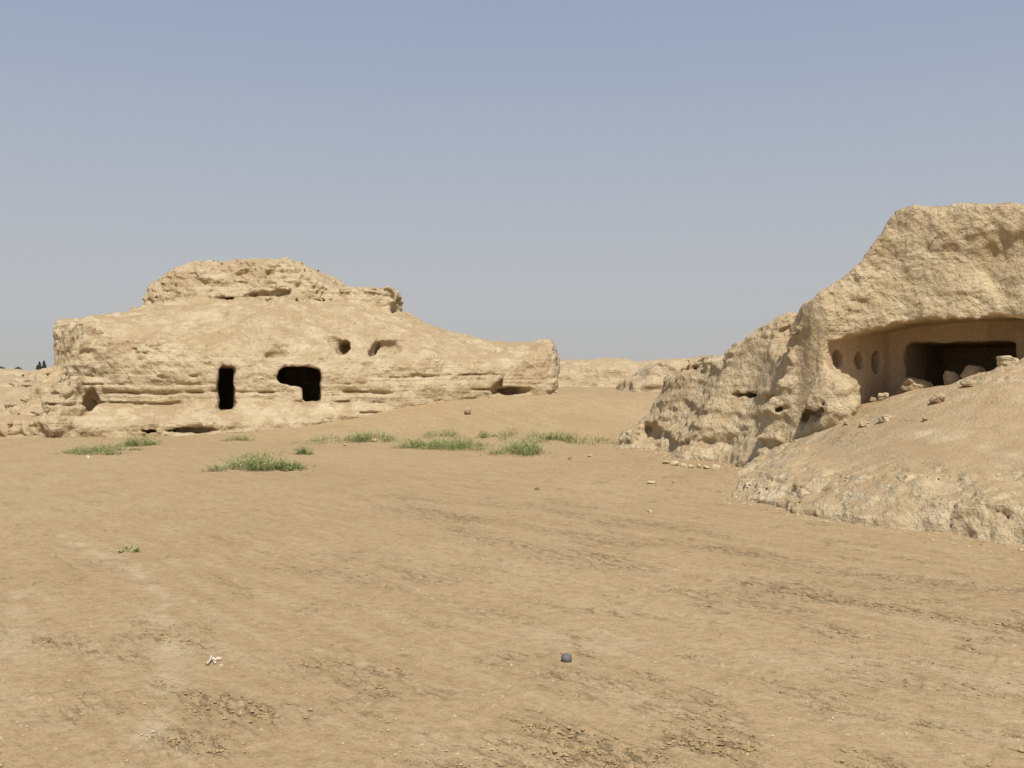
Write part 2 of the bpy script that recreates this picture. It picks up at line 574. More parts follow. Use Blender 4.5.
def build_ground():
    dense = np.radians(np.arange(-33, 33.001, 0.075))
    rest = np.radians(np.arange(36, 325, 3.0))
    th = np.concatenate([dense, rest])           # measured from +Y towards +X
    r = [0.4, 1.0, 1.8, 2.6, 3.2]
    while r[-1] < 5000:
        q = r[-1]
        if q < 38: dr = max(0.016, q * q / (CAM_H * FPX) * 1.5)
        else: dr = q * 0.05
        r.append(q + dr)
    r = np.array(r)
    R, T = np.meshgrid(r, th, indexing='ij')
    x = (R * np.sin(T)).ravel(); y = (R * np.cos(T)).ravel()
    z = ground_base(x, y)
    a = x * TA[0] + y * TA[1]; b = x * TB[0] + y * TB[1]
    near = 1 - sstep((np.hypot(x, y) - 32) / 14)
    front = (np.abs(np.arctan2(x, y)) < math.radians(40)) & (np.hypot(x, y) < 48)
    sc = np.zeros(len(x)); tr = np.zeros(len(x))
    ii = np.nonzero(front)[0]
    X, Y, A, B = x[ii], y[ii], a[ii], b[ii]
    mask, wob = scuff_mask(X, Y)
    clod = fbm(X * 13, Y * 13, 2.0, 3, 0.6)
    clod2 = fbm(X * 30, Y * 30, 5.0, 2, 0.6)
    streak = fbm(A * 2.2, B * 13.0, 4.0, 3)
    hgt = mask * (0.022 * clod + 0.010 * clod2 + 0.012 * streak - 0.004)
    hgt += 0.0030 * fbm(X * 7, Y * 7, 8.0, 4, 0.6) + 0.0035 * fbm(A * 1.2, B * 6, 6.0, 3)
    # scattered scrapes: small sharp lips
    sp = fbm(A * 2.6, B * 6.5, 12.0, 3)
    hgt += 0.016 * sstep((sp - 0.52) / 0.12) * sstep((0.95 - sp) / 0.3) * sstep((fbm(X * 0.5, Y * 0.5, 15.0, 2) + 0.15) / 0.3)
    pal = np.zeros(len(ii))
    for pts, w, s in pale_lines():
        d = line_dist(X, Y, pts) + 0.3 * wob
        pal = np.maximum(pal, s * np.exp(-(d / w) ** 2))
    pal *= sstep((fbm(X * 2, Y * 2, 20.0, 3) + 0.5) / 0.8)
    hgt = hgt * (1 - 0.8 * pal) - 0.008 * pal
    z[ii] += hgt * near[ii]
    sc[ii] = np.clip(mask * 1.1, 0, 1) * near[ii]
    tr[ii] = 0.85 * pal
    co = np.c_[x, y, z]
    nr, nt = R.shape
    i, j = np.meshgrid(np.arange(nr - 1), np.arange(nt), indexing='ij')
    j2 = (j + 1) % nt
    q = np.stack([i * nt + j, i * nt + j2, (i + 1) * nt + j2, (i + 1) * nt + j], -1).reshape(-1, 4)
    me = mesh_from('ground', co, q)
    for nm, v in (('scuff', sc), ('track', tr)):
        at = me.attributes.new(nm, 'FLOAT', 'POINT'); at.data.foreach_set('value', v.astype(F32))
    o = link('ground', me, M_GROUND); tag(o, kind='structure')
    return o


build_ground()


def ground_hit(px, py):
    Y = np.arange(3.0, 70, 0.02)
    X = (px - 512) / FPX * Y; Z = CAM_H + (HORIZON - py) / FPX * Y
    below = Z < ground_base(X, Y)
    i = np.argmax(below)
    return np.array([X[i], Y[i], ground_base(X[i], Y[i])])


# ------------------------------------------------------------------ the long domed ruin
SK_PX = [40, 55, 95, 140, 160, 200, 260, 330, 400, 430, 470, 500, 530, 548, 560]
SK_PY = [336, 332, 321, 317, 308, 303, 301, 302, 313, 325, 338, 344, 345, 342, 350]
SH_PX = [55, 75, 105, 140, 200, 260, 320, 380, 450, 520, 550, 562]
SH_PY = [336, 329, 336, 346, 356, 352, 364, 368, 366, 362, 350, 354]
FX = [-18, -15.9, -12, -8, -4, -1, 1.0, 2.2]
FY = [35.2, 34.8, 34.4, 34.9, 36.3, 38.0, 39.3, 40.0]


def yfront(x): return curve(x, FX, FY)


def stations(pxs, pys, off):
    xs, zs = [], []
    for px, py in zip(pxs, pys):
        Y = 36.0
        for _ in range(8):
            X = (px - 512) / FPX * Y; Y = float(yfront(np.array(X))) + off
        p = W(px, py, Y); xs.append(p[0]); zs.append(p[2])
    return xs, zs


SKX, SKZ = stations(SK_PX, SK_PY, 5.0)
SHX, SHZ = stations(SH_PX, SH_PY, 0.3)


def left_top(x, y):
    v = (y - yfront(x)) / 5.0
    t = np.clip(v, 0, 1)
    prof = 1 - (1 - t) ** 1.7
    zs = curve(x, SHX, SHZ); zk = curve(x, SKX, SKZ)
    return zs + (zk - zs) * prof - 0.5 * np.clip(v - 1.15, 0, None) ** 2 * 5


def left_body(x, y, z):
    top = left_top(x, y)
    yf = yfront(x) - 0.0
    d = smax((z - top) * 0.75, yf - y, 0.9)
    d = smax(d, -16.55 - 0.18 * (y - 35) - x, 0.3)
    # the corner by the leaning lump is sheared off
    d = smax(d, ((-x - 15.5) * 0.80 + (35.3 - y) * 0.6) - 0.13 * (2.6 - z), 0.35)
    d = smax(d, x - 1.72 - 0.05 * (y - 40), 0.45)
    d = smax(d, y - 46.0, 0.6)
    return d


def build_left():
    Fd = Field((-18.2, 32.0, -0.4), (3.2, 47.0, 7.1), 0.056)
    X, Y, Z = Fd.X, Fd.Y, Fd.Z
    d = left_body(X.astype(float), Y.astype(float), Z).astype(F32)
    # low apron of slumped mud in front of the wall
    ax = [-19, -16.5, -14, -11, -8, -5.5, -4, -3]
    yfa = curve(X.astype(float), ax, [33.6, 32.9, 32.7, 33.0, 33.9, 35.2, 36.4, 38.5])
    yb = yfront(X.astype(float))
    tt = np.clip((Y - yfa) / np.maximum(yb - yfa, 0.2), 0, 1)
    gz = ground_base(X.astype(float), Y.astype(float))
    atop = np.maximum(gz + 0.05, 0.30 + (0.95 - 0.30) * tt ** 0.8) + 0.05
    apr = smax((Z - atop) * 0.85, yfa - Y, 0.18)
    apr = smax(apr, X + 3.6, 0.4); apr = smax(apr, Y - 38.5, 0.3); apr = smax(apr, -17.2 - X, 0.6)
    d = smin(d, apr.astype(F32), 0.12)
    # crumbling block on top
    capx = [W(146, 0, 41)[0], W(160, 0, 41)[0], W(180, 0, 41)[0], W(200, 0, 41)[0], W(240, 0, 41)[0], W(285, 0, 41)[0], W(312, 0, 41)[0], W(328, 0, 41)[0], W(337, 0, 41)[0]]
    capz = [W(0, q, 41)[2] for q in (297, 284, 273, 265.5, 263, 264.5, 275, 285, 295)]
    ct = curve(X.astype(float), capx, capz)
    cfront = 39.6 + 0.25 * np.sin(X * 1.1) + 0.9 * sstep((X + 9.0) / 1.8)
    cbase = left_top(X.astype(float), Y.astype(float)) - 0.4
    cap = smax((Z - ct - 0.12 * np.clip(Y - 41, -1.4, 2)) * 0.9, cfront + 0.25 * (Z - 4.8) - Y, 0.35)
    cap = smax(cap, capx[0] + 0.35 - X, 0.25); cap = smax(cap, X - capx[-1] - 0.05, 0.25); cap = smax(cap, Y - 44.6, 0.4)
    cap = smax(cap, cbase - Z, 0.1)
    # smaller remnant to its right
    c2x = [W(330, 0, 41)[0], W(360, 0, 41)[0], W(385, 0, 41)[0], W(402, 0, 41)[0]]
    c2z = [W(0, q, 41)[2] for q in (291, 291.5, 291.5, 295)]
    c2 = smax((Z - curve(X.astype(float), c2x, c2z)) * 0.9, 40.0 + 0.2 * (Z - 5) - Y, 0.2)
    c2 = smax(c2, c2x[0] - 0.4 - X, 0.2); c2 = smax(c2, X - c2x[-1] + 0.28 + 0.15 * np.clip(5.05 - Z, 0, 1), 0.15); c2 = smax(c2, Y - 43.5, 0.4)
    c2 = smax(c2, W(0, 312, 41)[2] - 0.2 - Z, 0.1)
    cap = smin(cap, c2, 0.15)
    capmask = (cap < d - 0.02)
    d = smin(d, cap.astype(F32), 0.12)
    Fd.set(d)
    Fd.lab[capmask & (Z > 4.55)] = 1
    # leaning lump at the broken corner
    L = W(67, 405, 33.3)
    Fd.add(*ellipsoid((L[0] + .0, 33.15, 0.62), (0.60, 0.72, 1.02)), k=0.25, rough=0.1, freq=1.6)
    Fd.add(*ellipsoid((L[0] - .55, 33.7, 0.2), (0.75, 0.8, 0.65)), k=0.25, rough=0.1, freq=1.6)
    Fd.add(*ellipsoid((W(52, 372, 36)[0], 36.0, 1.45), (0.50, 0.5, 0.80)), k=0.2, rough=0.1, freq=1.6)
    Fd.add(*ellipsoid((W(60, 385, 36)[0], 35.4, 1.1), (0.6, 0.6, 0.55)), k=0.2, rough=0.1, freq=1.6)

    def rough(x, y, z):
        zw = z + 0.10 * perlin(x * 0.35, y * 0.35, 2.0) + 0.03 * perlin(x * 1.4, y * 1.4, 4.0)
        capw = sstep((z - 4.75) / 0.3)
        low = sstep((2.35 - z) / 0.8)
        n = 0.13 * fbm(x * 0.45, y * 0.45, z * 0.6, 3) + (0.055 + 0.04 * capw) * fbm(x * 1.7, y * 1.7, z * 2.4, 4, 0.55)
        n = n + (0.02 + 0.028 * capw) * billow(x * 1.9, y * 1.9, z * 3.0, 3)
        n = n + (0.030 + 0.02 * capw) * fbm(x * 6, y * 6, z * 7.5, 2, 0.6)
        # courses
        st = perlin(x * 0.18, y * 0.18, zw * 3.4) * 0.6 + perlin(x * 0.5 + 9, y * 0.5, zw * 7.5) * 0.45
        n = n + (0.015 + 0.036 * low + 0.055 * capw) * st
        for lv, w, a in ((1.38, 0.036, 0.17), (1.03, 0.036, 0.15), (1.95, 0.035, 0.09), (1.66, 0.03, 0.07), (0.66, 0.04, 0.10)):
            gate = sstep((perlin(x * 0.45 + lv * 9, y * 0.45, lv) + 0.6 * perlin(x * 1.6 + lv * 5, y * 1.6, lv) + 0.12) / 0.3)
            n = n + a * gate * np.exp(-((zw - lv) / w) ** 2)
        # runnels down the upper slope
        up = sstep((z - 2.4) / 0.6) * (1 - capw)
        n = n + 0.05 * up * fbm((x - 0.4 * y) * 1.6, (y + x) * 0.25, z * 0.4, 3)
        # broken corner is lumpier
        n = n - 0.05
        cor = sstep((-13.4 - x) / 1.2)
        n = n + 0.06 * cor * billow(x * 1.9, y * 1.9, z * 1.9, 3)
        return n
    Fd.band(0.5, rough)

    surf = lambda x, y, z: left_body(x, y, z)
    def hole(px, py, lab, r, depth, dy=0.0, yaw=0.0, tilt=0.0, rough_=0.04, push=0.0):
        c = ray_hit(surf, px, py, 31, 46)
        Fd.carve(*ellipsoid((c[0], c[1] + push, c[2]), (r[0], depth, r[1]), yaw, tilt), lab=lab, k=0.08, rough=rough_)
    def boxhole(x0, x1, y0, y1, lab, yaw=0.0, rad=0.1, depth=2.2, rough_=0.05):
        c = ray_hit(surf, (x0 + x1) / 2, (y0 + y1) / 2 + 8, 31, 46)
        a = W(x0, y0, c[1]); b = W(x1, y1, c[1])
        ux = c[0] / c[1]; yaw = math.atan(-ux)          # the passage runs straight back from the eye
        Fd.carve(*rbox(((a[0] + b[0]) / 2 + ux * (depth - 0.9), c[1] + depth - 0.9, (a[2] + b[2]) / 2), ((b[0] - a[0]) / 2, depth, (a[2] - b[2]) / 2), yaw, rad), lab=lab, k=0.10, rough=rough_, freq=2.6)
        return c
    c = boxhole(217.5, 234.5, 366.5, 411, 2, rad=0.16, rough_=0.075)
    Fd.carve(*rbox((c[0] - 0.9, c[1] + 3.6, 1.2), (1.3, 1.6, 1.0), 0, 0.3), lab=2)           # unseen room behind the doorway, added to keep the opening dark
    c = boxhole(302, 321, 369, 403, 3, rad=0.14, rough_=0.075)
    c2_ = ray_hit(surf, 300, 376, 31, 46)
    Fd.carve(*ellipsoid((c2_[0] - 0.42, c2_[1] + 1.3, c2_[2] - 0.02), (0.90, 2.2, 0.44), 0.26), lab=3, k=0.12, rough=0.05, freq=2.2)
    Fd.carve(*rbox((c[0] - 1.2, c[1] + 3.6, 1.6), (1.8, 1.6, 0.9), 0, 0.3), lab=3)  # second unseen chamber, added so the wide doorway stays dark
    hole(342, 348, 4, (0.26, 0.30), 1.1, push=0.3)
    hole(337, 342, 4, (0.35, 0.22), 0.4, tilt=-0.6)
    hole(389, 347, 5, (0.54, 0.34), 0.42, tilt=0.15, rough_=0.03)
    hole(374, 349, 5, (0.15, 0.46), 0.8, push=0.15, tilt=-0.25)
    hole(278, 355, 0, (0.42, 0.16), 0.16, tilt=0.15)
    # undercut at the slab on the far end
    hole(512, 391, 6, (0.75, 0.16), 0.7)
    hole(498, 386, 6, (0.14, 0.36), 0.5, tilt=-0.7)
    hole(560, 375, 0, (0.2, 0.9), 0.25)
    # cavities under the crumbling cap
    for px, py, a, b in ((258, 295, .45, .13), (281, 294, .36, .16), (232, 299, .4, .06), (318, 301, .4, .06)):
        c = ray_hit(lambda x, y, z: 39.9 - y + 0 * x, px, py, 36, 42)
        Fd.carve(*ellipsoid(c, (a, 0.42, b)), k=0.1, rough=0.06, freq=3)
    c = ray_hit(lambda x, y, z: 40.2 - y + 0 * x, 397, 311, 36, 42)
    Fd.carve(*ellipsoid(c, (0.26, 0.35, 0.12)), k=0.1, rough=0.05, freq=3)
    # undercut in the apron, and the alcove beside the leaning lump
    for px, w in ((156, 0.42), (186, 0.48), (200, 0.45)):
        c = W(px, 431, 33.1)
        Fd.carve(*ellipsoid((c[0], 33.2, 0.17), (w, 0.5, 0.10)), lab=7, k=0.06, rough=0.05, freq=3)
    Fd.carve(*ellipsoid((W(86, 403, 34.0)[0], 34.25, 0.98), (0.34, 1.05, 0.50), 0.25), lab=8, k=0.08, rough=0.06)

    pos, quads, lab = Fd.mesh()
    parts = split_parts(pos, quads, lab)
    root = empty('earthen_ruin', (-7, 37, 0.3))
    tag(root, 'long domed mud ruin with layered walls, dark doorways and a crumbling cap', 'ruin')
    names = {0: 'eroded_wall', 1: 'crumbling_cap', 2: 'doorway', 3: 'doorway', 4: 'window_hole', 5: 'hollow', 6: 'undercut', 7: 'undercut', 8: 'alcove'}
    labels = {2: 'narrow upright dark doorway', 3: 'wide stepped dark doorway'}
    for k, (v, q) in parts.items():
        o = sub_part(names[k], mesh_from(names[k], v, q), M_LEFT, root)
        if k in labels: o['label'] = labels[k]


build_left()

# ------------------------------------------------------------------ the cave ruin
O2 = np.array([6.6, 20.0]); E1 = np.array([0.816, -0.578]); E2 = np.array([0.578, 0.816])
BX_Y = [19.5, 20.5, 21.2, 22.2, 23.2, 23.9, 25.2, 26.5, 27.2, 28.4, 29.6, 30.6, 32.0]
BX_X = [6.0, 5.5, 5.15, 4.98, 4.82, 4.02, 3.96, 3.86, 3.14, 3.08, 3.2, 3.7, 5.2]
RX_Y = [20.0, 21.0, 22.4, 23.5, 24.3, 25.6, 27.0, 27.8, 29.0, 30.5, 32.0]
RX_X = [6.1, 6.2, 6.45, 6.40, 5.72, 5.75, 5.80, 5.15, 5.15, 5.0, 6.0]
RX_Z = [3.5, 3.5, 3.52, 3.32, 2.84, 2.66, 2.50, 2.30, 2.24, 2.12, 1.7]


def flank_top(x, y):
    xb = curve(y, BX_Y, BX_X); xr = curve(y, RX_Y, RX_X); zr = curve(y, RX_Y, RX_Z)
    w = (x - xb) / np.maximum(xr - xb, 0.4)
    w = w + 0.06 * perlin(y * 0.9, x * 0.5, 3.0)
    pr = np.interp(w, [-0.6, -0.02, 0.09, 0.24, 0.42, 0.52, 0.70, 0.82, 1.0, 2.0, 4.0],
                   [-0.5, 0.0, 0.12, 0.22, 0.38, 0.52, 0.84, 0.93, 1.0, 1.0, 0.9])
    return zr * pr


def cave_mass(x, y, z):
    s = (x - O2[0]) * E1[0] + (y - O2[1]) * E1[1]
    t = (x - O2[0]) * E2[0] + (y - O2[1]) * E2[1]
    sl = np.interp(z, [-1, 1.0, 1.9, 2.6, 3.46, 3.56, 4.0, 4.45, 4.9, 5.17, 6], [-2.1, -1.75, -1.22, -0.95, -0.78, -0.18, 0.08, 0.40, 0.66, 0.88, 1.2])
    top = 5.19 + 0.02 * t + 0.0 * s
    a = smax((z - top) * 0.95, -t - 0.10 * (3.2 - z), 0.12)
    a = smax(a, (sl - s) * 0.85, 0.15)
    a = smax(a, t - 6.0, 0.3); a = smax(a, s - 6.5, 0.3)
    return a


def flank(x, y, z):
    b = (z - flank_top(x, y)) * 0.62
    b = smax(b, y - 31.5, 0.5); b = smax(b, x - 10.5, 0.4); b = smax(b, 19.9 - y, 0.3)
    return b


SCAR = None


def flank_cut(x, y, z):
    b = flank(x, y, z)
    if SCAR is None: return b
    return smax(b, -SCAR(x, y, z), 0.10)


def cave_body(x, y, z):
    return smin(cave_mass(x, y, z), flank_cut(x, y, z), 0.55)


_c = ray_hit(flank, 777, 335, 14, 33)
SCAR = ellipsoid((_c[0] - 0.12, _c[1] - 0.40, _c[2] - 0.02), (1.20, 0.72, 0.50), 0.55, 0.42)[2]
ROOM = [(6.42, 20.12), (7.97, 21.15), (12.6, 17.85), (11.0, 15.4), (5.6, 19.0)]


def build_right():
    Fd = Field((2.6, 14.6, -0.3), (13.4, 32.2, 5.9), 0.047)
    X, Y, Z = Fd.X.astype(float), Fd.Y.astype(float), Fd.Z
    Fd.set(cave_body(X, Y, Z))

    def rough(x, y, z):
        n = 0.09 * fbm(x * 0.7, y * 0.7, z * 0.8, 3) + 0.036 * fbm(x * 2.1, y * 2.1, z * 2.4, 4, 0.6)
        n = n + 0.018 * billow(x * 3.2, y * 3.2, z * 3.4, 3) + 0.030 * fbm(x * 7.5, y * 7.5, z * 7.5, 2, 0.7)
        fl = sstep((y - 0.55 * x - 16.8) / 0.8) * sstep((3.4 - z) / 0.6)
        zw = z + 0.15 * perlin(x * 0.5, y * 0.5, 1.0)
        n = n + 0.13 * fl * (perlin(x * 0.3, y * 0.3, zw * 3.0) + 0.5 * perlin(x * 0.9, y * 0.9, zw * 6.5))
        n = n + fl * (0.095 * fbm(x * 1.1, y * 1.1, z * 1.5, 3) + 0.03 * billow(x * 1.6, y * 1.6, z * 2.2, 3) + 0.03 * fbm(x * 5, y * 5, z * 6, 2, 0.7))
        return n
    Fd.band(0.42, rough)

    # vaulted room
    rp = poly_sd(X[:, :, 0], Y[:, :, 0], ROOM)[:, :, None]
    def room(x, y, z):
        i0 = int(round((float(x.ravel()[0]) - Fd.lo[0]) / Fd.h)); j0 = int(round((float(y.ravel()[0]) - Fd.lo[1]) / Fd.h))
        p = rp[i0:i0 + x.shape[0], j0:j0 + y.shape[1]]
        s = (x - O2[0]) * E1[0] + (y - O2[1]) * E1[1]
        t = (x - O2[0]) * E2[0] + (y - O2[1]) * E2[1]
        ceil = np.interp(s, [-0.6, -0.2, 0.3, 1.0, 2.2, 6], [2.62, 2.66, 2.86, 3.02, 3.08, 3.06]) + (0.06 * perlin(s * 1.7, 0 * s, 3.3 + 0 * s) + 0.05 * perlin(s * 5.5, t * 2, 1.3 + 0 * s)) * sstep((1.0 - t) / 1.0)
        return np.maximum(p, np.maximum(z - ceil, 0.2 - z))
    Fd.carve((5.5, 15.0, 0.2), (13.0, 21.6, 3.4), room, lab=1, k=0.04, rough=0.018, freq=2.5)
    # lower left cheek of the opening is still standing in front of the niched wall
    Fd.add(*ellipsoid((6.35, 19.75, 1.35), (0.50, 0.50, 0.72), -0.6), k=0.12, rough=0.09, freq=3)
    # inner doorway into the dark
    yaw = math.atan2(E1[1], E1[0])
    bw = np.array([7.97, 21.15])
    mid = bw + E1 * 1.34 + np.array([-E1[1], E1[0]]) * 1.6
    Fd.carve(*rbox((mid[0], mid[1], 1.55), (1.05, 2.0, 1.12), yaw, 0.1), lab=2, k=0.03, rough=0.03, freq=3)
    # niches in the side wall
    wd = np.array([7.97 - 6.42, 21.15 - 20.12]); wl = np.linalg.norm(wd); wd /= wl
    wyaw = math.atan2(wd[1], wd[0])
    for i, (px, py, rw, rh) in enumerate(((838.5, 359, .17, .16), (860, 360.5, .135, .16), (877, 362, .15, .20))):
        u = (px - 512) / FPX
        q = (u * 20.12 - 6.42) / (wd[0] - u * wd[1])
        c = np.array([6.42, 20.12]) + wd * q
        zc = 2 + (375 - py) / FPX * c[1]
        Fd.carve(*ellipsoid((c[0], c[1], zc), (rw * 1.1, 0.80, rh * 1.15), wyaw), lab=3 + i, k=0.0, rough=0.01)

    def hole(px, py, lab, r, depth, yaw=0.0, tilt=0.0, push=0.0, k=0.09, rough_=0.08):
        c = ray_hit(cave_body, px, py, 14, 33)
        Fd.carve(*ellipsoid((c[0] + push * c[0] / c[1], c[1] + push, c[2]), (r[0], depth, r[1]), yaw, tilt), lab=lab, k=k, rough=rough_, freq=2.6)
    hole(650, 433, 6, (0.34, 0.28), 1.0, push=0.35, rough_=0.07)
    hole(625, 436, 0, (0.16, 0.26), 0.4)
    hole(744, 395, 7, (0.50, 0.06), 0.36, rough_=0.06)
    hole(770, 398, 7, (0.26, 0.05), 0.3, rough_=0.05)
    hole(780, 409, 8, (0.20, 0.05), 0.2, rough_=0.07, tilt=0.3)
    hole(812, 414, 9, (0.36, 0.15), 0.40, tilt=0.75, rough_=0.10)
    hole(822, 406, 9, (0.24, 0.14), 0.30, tilt=0.3, rough_=0.10)
    # scars in the upper face
    hole(975, 262, 0, (0.85, 0.40), 0.55, tilt=0.25, k=0.25, rough_=0.05, push=-0.42)
    hole(995, 272, 0, (0.16, 0.42), 0.30, tilt=0.35, k=0.12, rough_=0.05, push=-0.12)
    hole(936, 252, 0, (0.30, 0.04), 0.08, rough_=0.05)

    pos, quads, lab = Fd.mesh()
    parts = split_parts(pos, quads, lab)
    root = empty('cave_ruin', (7.5, 22, 0.3))
    tag(root, 'tall crumbling mud ruin with a wide shaded cave room and small wall niches', 'ruin')
    names = {0: 'eroded_wall', 1: 'cave_room', 2: 'doorway', 3: 'niche', 4: 'niche', 5: 'niche', 6: 'hole', 7: 'undercut', 8: 'hole', 9: 'undercut'}
    mats = {1: M_INNER, 2: M_INNER, 3: M_INNER, 4: M_INNER, 5: M_INNER}
    room_obj = None
    for k in sorted(parts):
        v, q = parts[k]
        par = root if k not in (2, 3, 4, 5) else room_obj
        o = sub_part(names[k], mesh_from(names[k], v, q), mats.get(k, M_RIGHT), par)
        if k == 1: room_obj = o
    if room_obj: room_obj['label'] = 'smooth walled room under the overhang'


build_right()

# ------------------------------------------------------------------ the earth bank in front of the cave
BANK = [(5.45, 22.3), (4.6, 19.6), (3.75, 16.4), (4.2, 14.4), (4.95, 13.2), (6.05, 11.85), (7.5, 10.7), (9.5, 9.6), (13.2, 9.4), (13.2, 22.5)]
BANK_Z = Spline2([
    (5.2, 20.6, 0.40), (5.6, 20.0, 0.62), (4.9, 18.5, 0.42), (4.6, 16.6, 0.48), (5.3, 14.8, 0.66), (6.4, 13.2, 0.74), (7.6, 12.0, 0.80), (10, 10.8, 0.85),
    (6.1, 17.4, 0.94), (6.6, 19.6, 1.24), (7.2, 19.6, 1.50), (7.9, 19.6, 1.70), (8.5, 19.0, 1.88), (9.2, 18.3, 2.22), (9.7, 17.9, 2.32), (10.4, 17.4, 2.36),
    (7.8, 15.5, 1.34), (9.2, 15.5, 1.62), (10.5, 15.5, 1.85), (9.0, 13.0, 1.15), (11.5, 13, 1.4), (8.2, 20.8, 1.55), (9.3, 20.0, 1.75), (10.4, 19.2, 1.9), (11.5, 17.5, 2.1), (13, 12, 1.4), (13, 20, 2.0), (7.2, 21.5, 1.45)])


def bank_body(x, y, z):
    D = -poly_sd(x, y, BANK) + 0.18 * perlin(x * 0.8, y * 0.8, 4.4)
    top = BANK_Z(x, y)
    rim = 0.10 * sstep((0.7 - D) / 0.7)
    return smax((z - (top - rim)) * 0.9, -D * 0.95 - 0.30 * (0.5 - z), 0.26)


def bank_height(x, y):
    return float(BANK_Z(x, y))


def build_bank():
    Fd = Field((3.2, 9.0, -0.25), (13.4, 22.8, 3.0), 0.045)
    X, Y, Z = Fd.X.astype(float), Fd.Y.astype(float), Fd.Z
    D = -poly_sd(X[:, :, 0], Y[:, :, 0], BANK)[:, :, None] + 0.18 * perlin(X * 0.8, Y * 0.8, 4.4)
    top = BANK_Z(X[:, :, 0], Y[:, :, 0])[:, :, None]
    rim = 0.10 * sstep((0.7 - D) / 0.7)
    Fd.set(smax((Z - (top - rim)) * 0.9, -D * 0.95 - 0.30 * (0.5 - Z), 0.26))

    def rough(x, y, z):
        D = -poly_sd(x, y, BANK)
        edge = 1 - sstep((D - 0.8) / 0.8)
        n = 0.03 * fbm(x * 0.9, y * 0.9, z * 0.9, 3) + 0.012 * fbm(x * 3, y * 3, z * 3, 3) + 0.03 * perlin(x * 0.25, y * 0.25, z * 9)
        n = n + edge * (0.10 * fbm(x * 1.1, y * 1.1, z * 1.2, 3) + 0.025 * billow(x * 3.0, y * 3.0, z * 3, 3) + 0.052 * sstep((perlin(x * 0.7, y * 0.7, 2.2 + z) + 0.35) / 0.7) * fbm(x * 5, y * 5, z * 6, 4, 0.65))
        cr = np.abs(perlin(x * 1.3, y * 1.3, z * 0.8 + 6)) 
        n = n + 0.05 * edge * np.exp(-(cr / 0.03) ** 2)
        cr2 = np.abs(perlin(x * 3.1 + 4, y * 3.1, z * 2.0 + 2))
        n = n + 0.06 * edge * np.exp(-(cr2 / 0.07) ** 2) * sstep((perlin(x * 0.9, y * 0.9, z + 8) + 0.2) / 0.4)
        # pale rubble heap in the mouth of the cave
        heap = np.exp(-(((x - 9.1) / 0.9) ** 2 + ((y - 17.9) / 0.8) ** 2))
        n = n + heap * (0.10 * billow(x * 3.4, y * 3.4, z * 3.4, 3))
        return n
    Fd.band(0.36, rough)
    pos, quads, lab = Fd.mesh()
    me = mesh_from('earth_bank', pos, quads)
    o = link('earth_bank', me, M_BANK)
    tag(o, 'sloping bank of dry earth with a cracked rough front below the cave', 'earth bank')


build_bank()


# ------------------------------------------------------------------ remains further back
def build_far(name, lo, hi, h, body, rough, label, category, mat=M_FAR, carves=()):
    Fd = Field(lo, hi, h)
    Fd.set(body(Fd.X.astype(float), Fd.Y.astype(float), Fd.Z))
    Fd.band(0.7, rough)
    for c in carves: Fd.carve(*c, k=0.1, rough=0.1)
    pos, quads, lab = Fd.mesh()
    o = link(name, mesh_from(name, pos, quads), mat)
    tag(o, label, category)


def far_wall(x, y, z):
    top = curve(x, [0.5, 3.0, 4.5, 6.5, 7.2, 8.5, 10, 12, 15, 20], [2.82, 2.86, 2.90, 2.93, 2.88, 2.90, 2.92, 2.9, 2.88, 2.8])
    top = top - 0.35 * sstep((61.5 - y) / 1.6)
    d = smax((z - top) * 0.9, 58.6 + 0.9 * np.sin(x * 0.7) * 0.5 + 0.45 * (z - 1.2) - y, 0.35)
    d = smax(d, y - 66, 0.5); d = smax(d, x - 19, 0.4); d = smax(d, 0.6 - x, 0.4)
    return d


def far_rough(x, y, z):
    zw = z + 0.2 * perlin(x * 0.3, y * 0.3, 1.0)
    return 0.12 * fbm(x * 0.4, y * 0.4, z * 0.7, 3) + 0.07 * billow(x * 1.1, y * 1.1, z * 1.6, 3) + 0.04 * fbm(x * 3, y * 3, z * 4, 2) + 0.12 * perlin(x * 0.2, y * 0.2, zw * 3.2)


build_far('ruined_wall', (-0.2, 57, 0.4), (19.8, 67, 3.7), 0.1, far_wall, far_rough,
          'low broken mud wall on the skyline between the two big ruins', 'ruin')


def low_mound(x, y, z):
    top = curve(y, [32, 33.5, 35.5, 38, 41, 44, 48, 52], [-0.3, 0.05, 0.45, 0.85, 1.25, 1.5, 1.75, 1.9])
    top = top + 0.25 * perlin(x * 0.25, y * 0.4, 2.0)
    d = (z - top) * 0.7
    d = smax(d, x + 15.5 + 0.3 * (y - 34), 0.6); d = smax(d, -34 - x, 0.6); d = smax(d, y - 52, 0.5)
    return d


def low_rough(x, y, z):
    zw = z + 0.25 * perlin(x * 0.3, y * 0.3, 1.0)
    return (0.20 * fbm(x * 0.5, y * 0.5, z * 0.7, 3) + 0.04 * billow(x * 1.5, y * 1.5, z * 2.0, 3) + 0.03 * fbm(x * 4, y * 4, z * 5, 2)
            + 0.07 * perlin(x * 0.2, y * 0.2, zw * 3.5) + 0.07 * perlin(x * 0.6, y * 0.6, zw * 8))


build_far('eroded_mound', (-34.8, 32, -0.4), (-12.6, 52.8, 3.2), 0.09, low_mound, low_rough,
          'low hummocky mound of worn mud beside the long ruin, up to the picture edge', 'ruin',
          carves=[ellipsoid((W(19, 388, 43)[0], 43.2, 1.42), (0.12, 0.8, 0.35)), ellipsoid((W(26, 388, 43)[0], 43.4, 1.40), (0.22, 0.6, 0.25))])


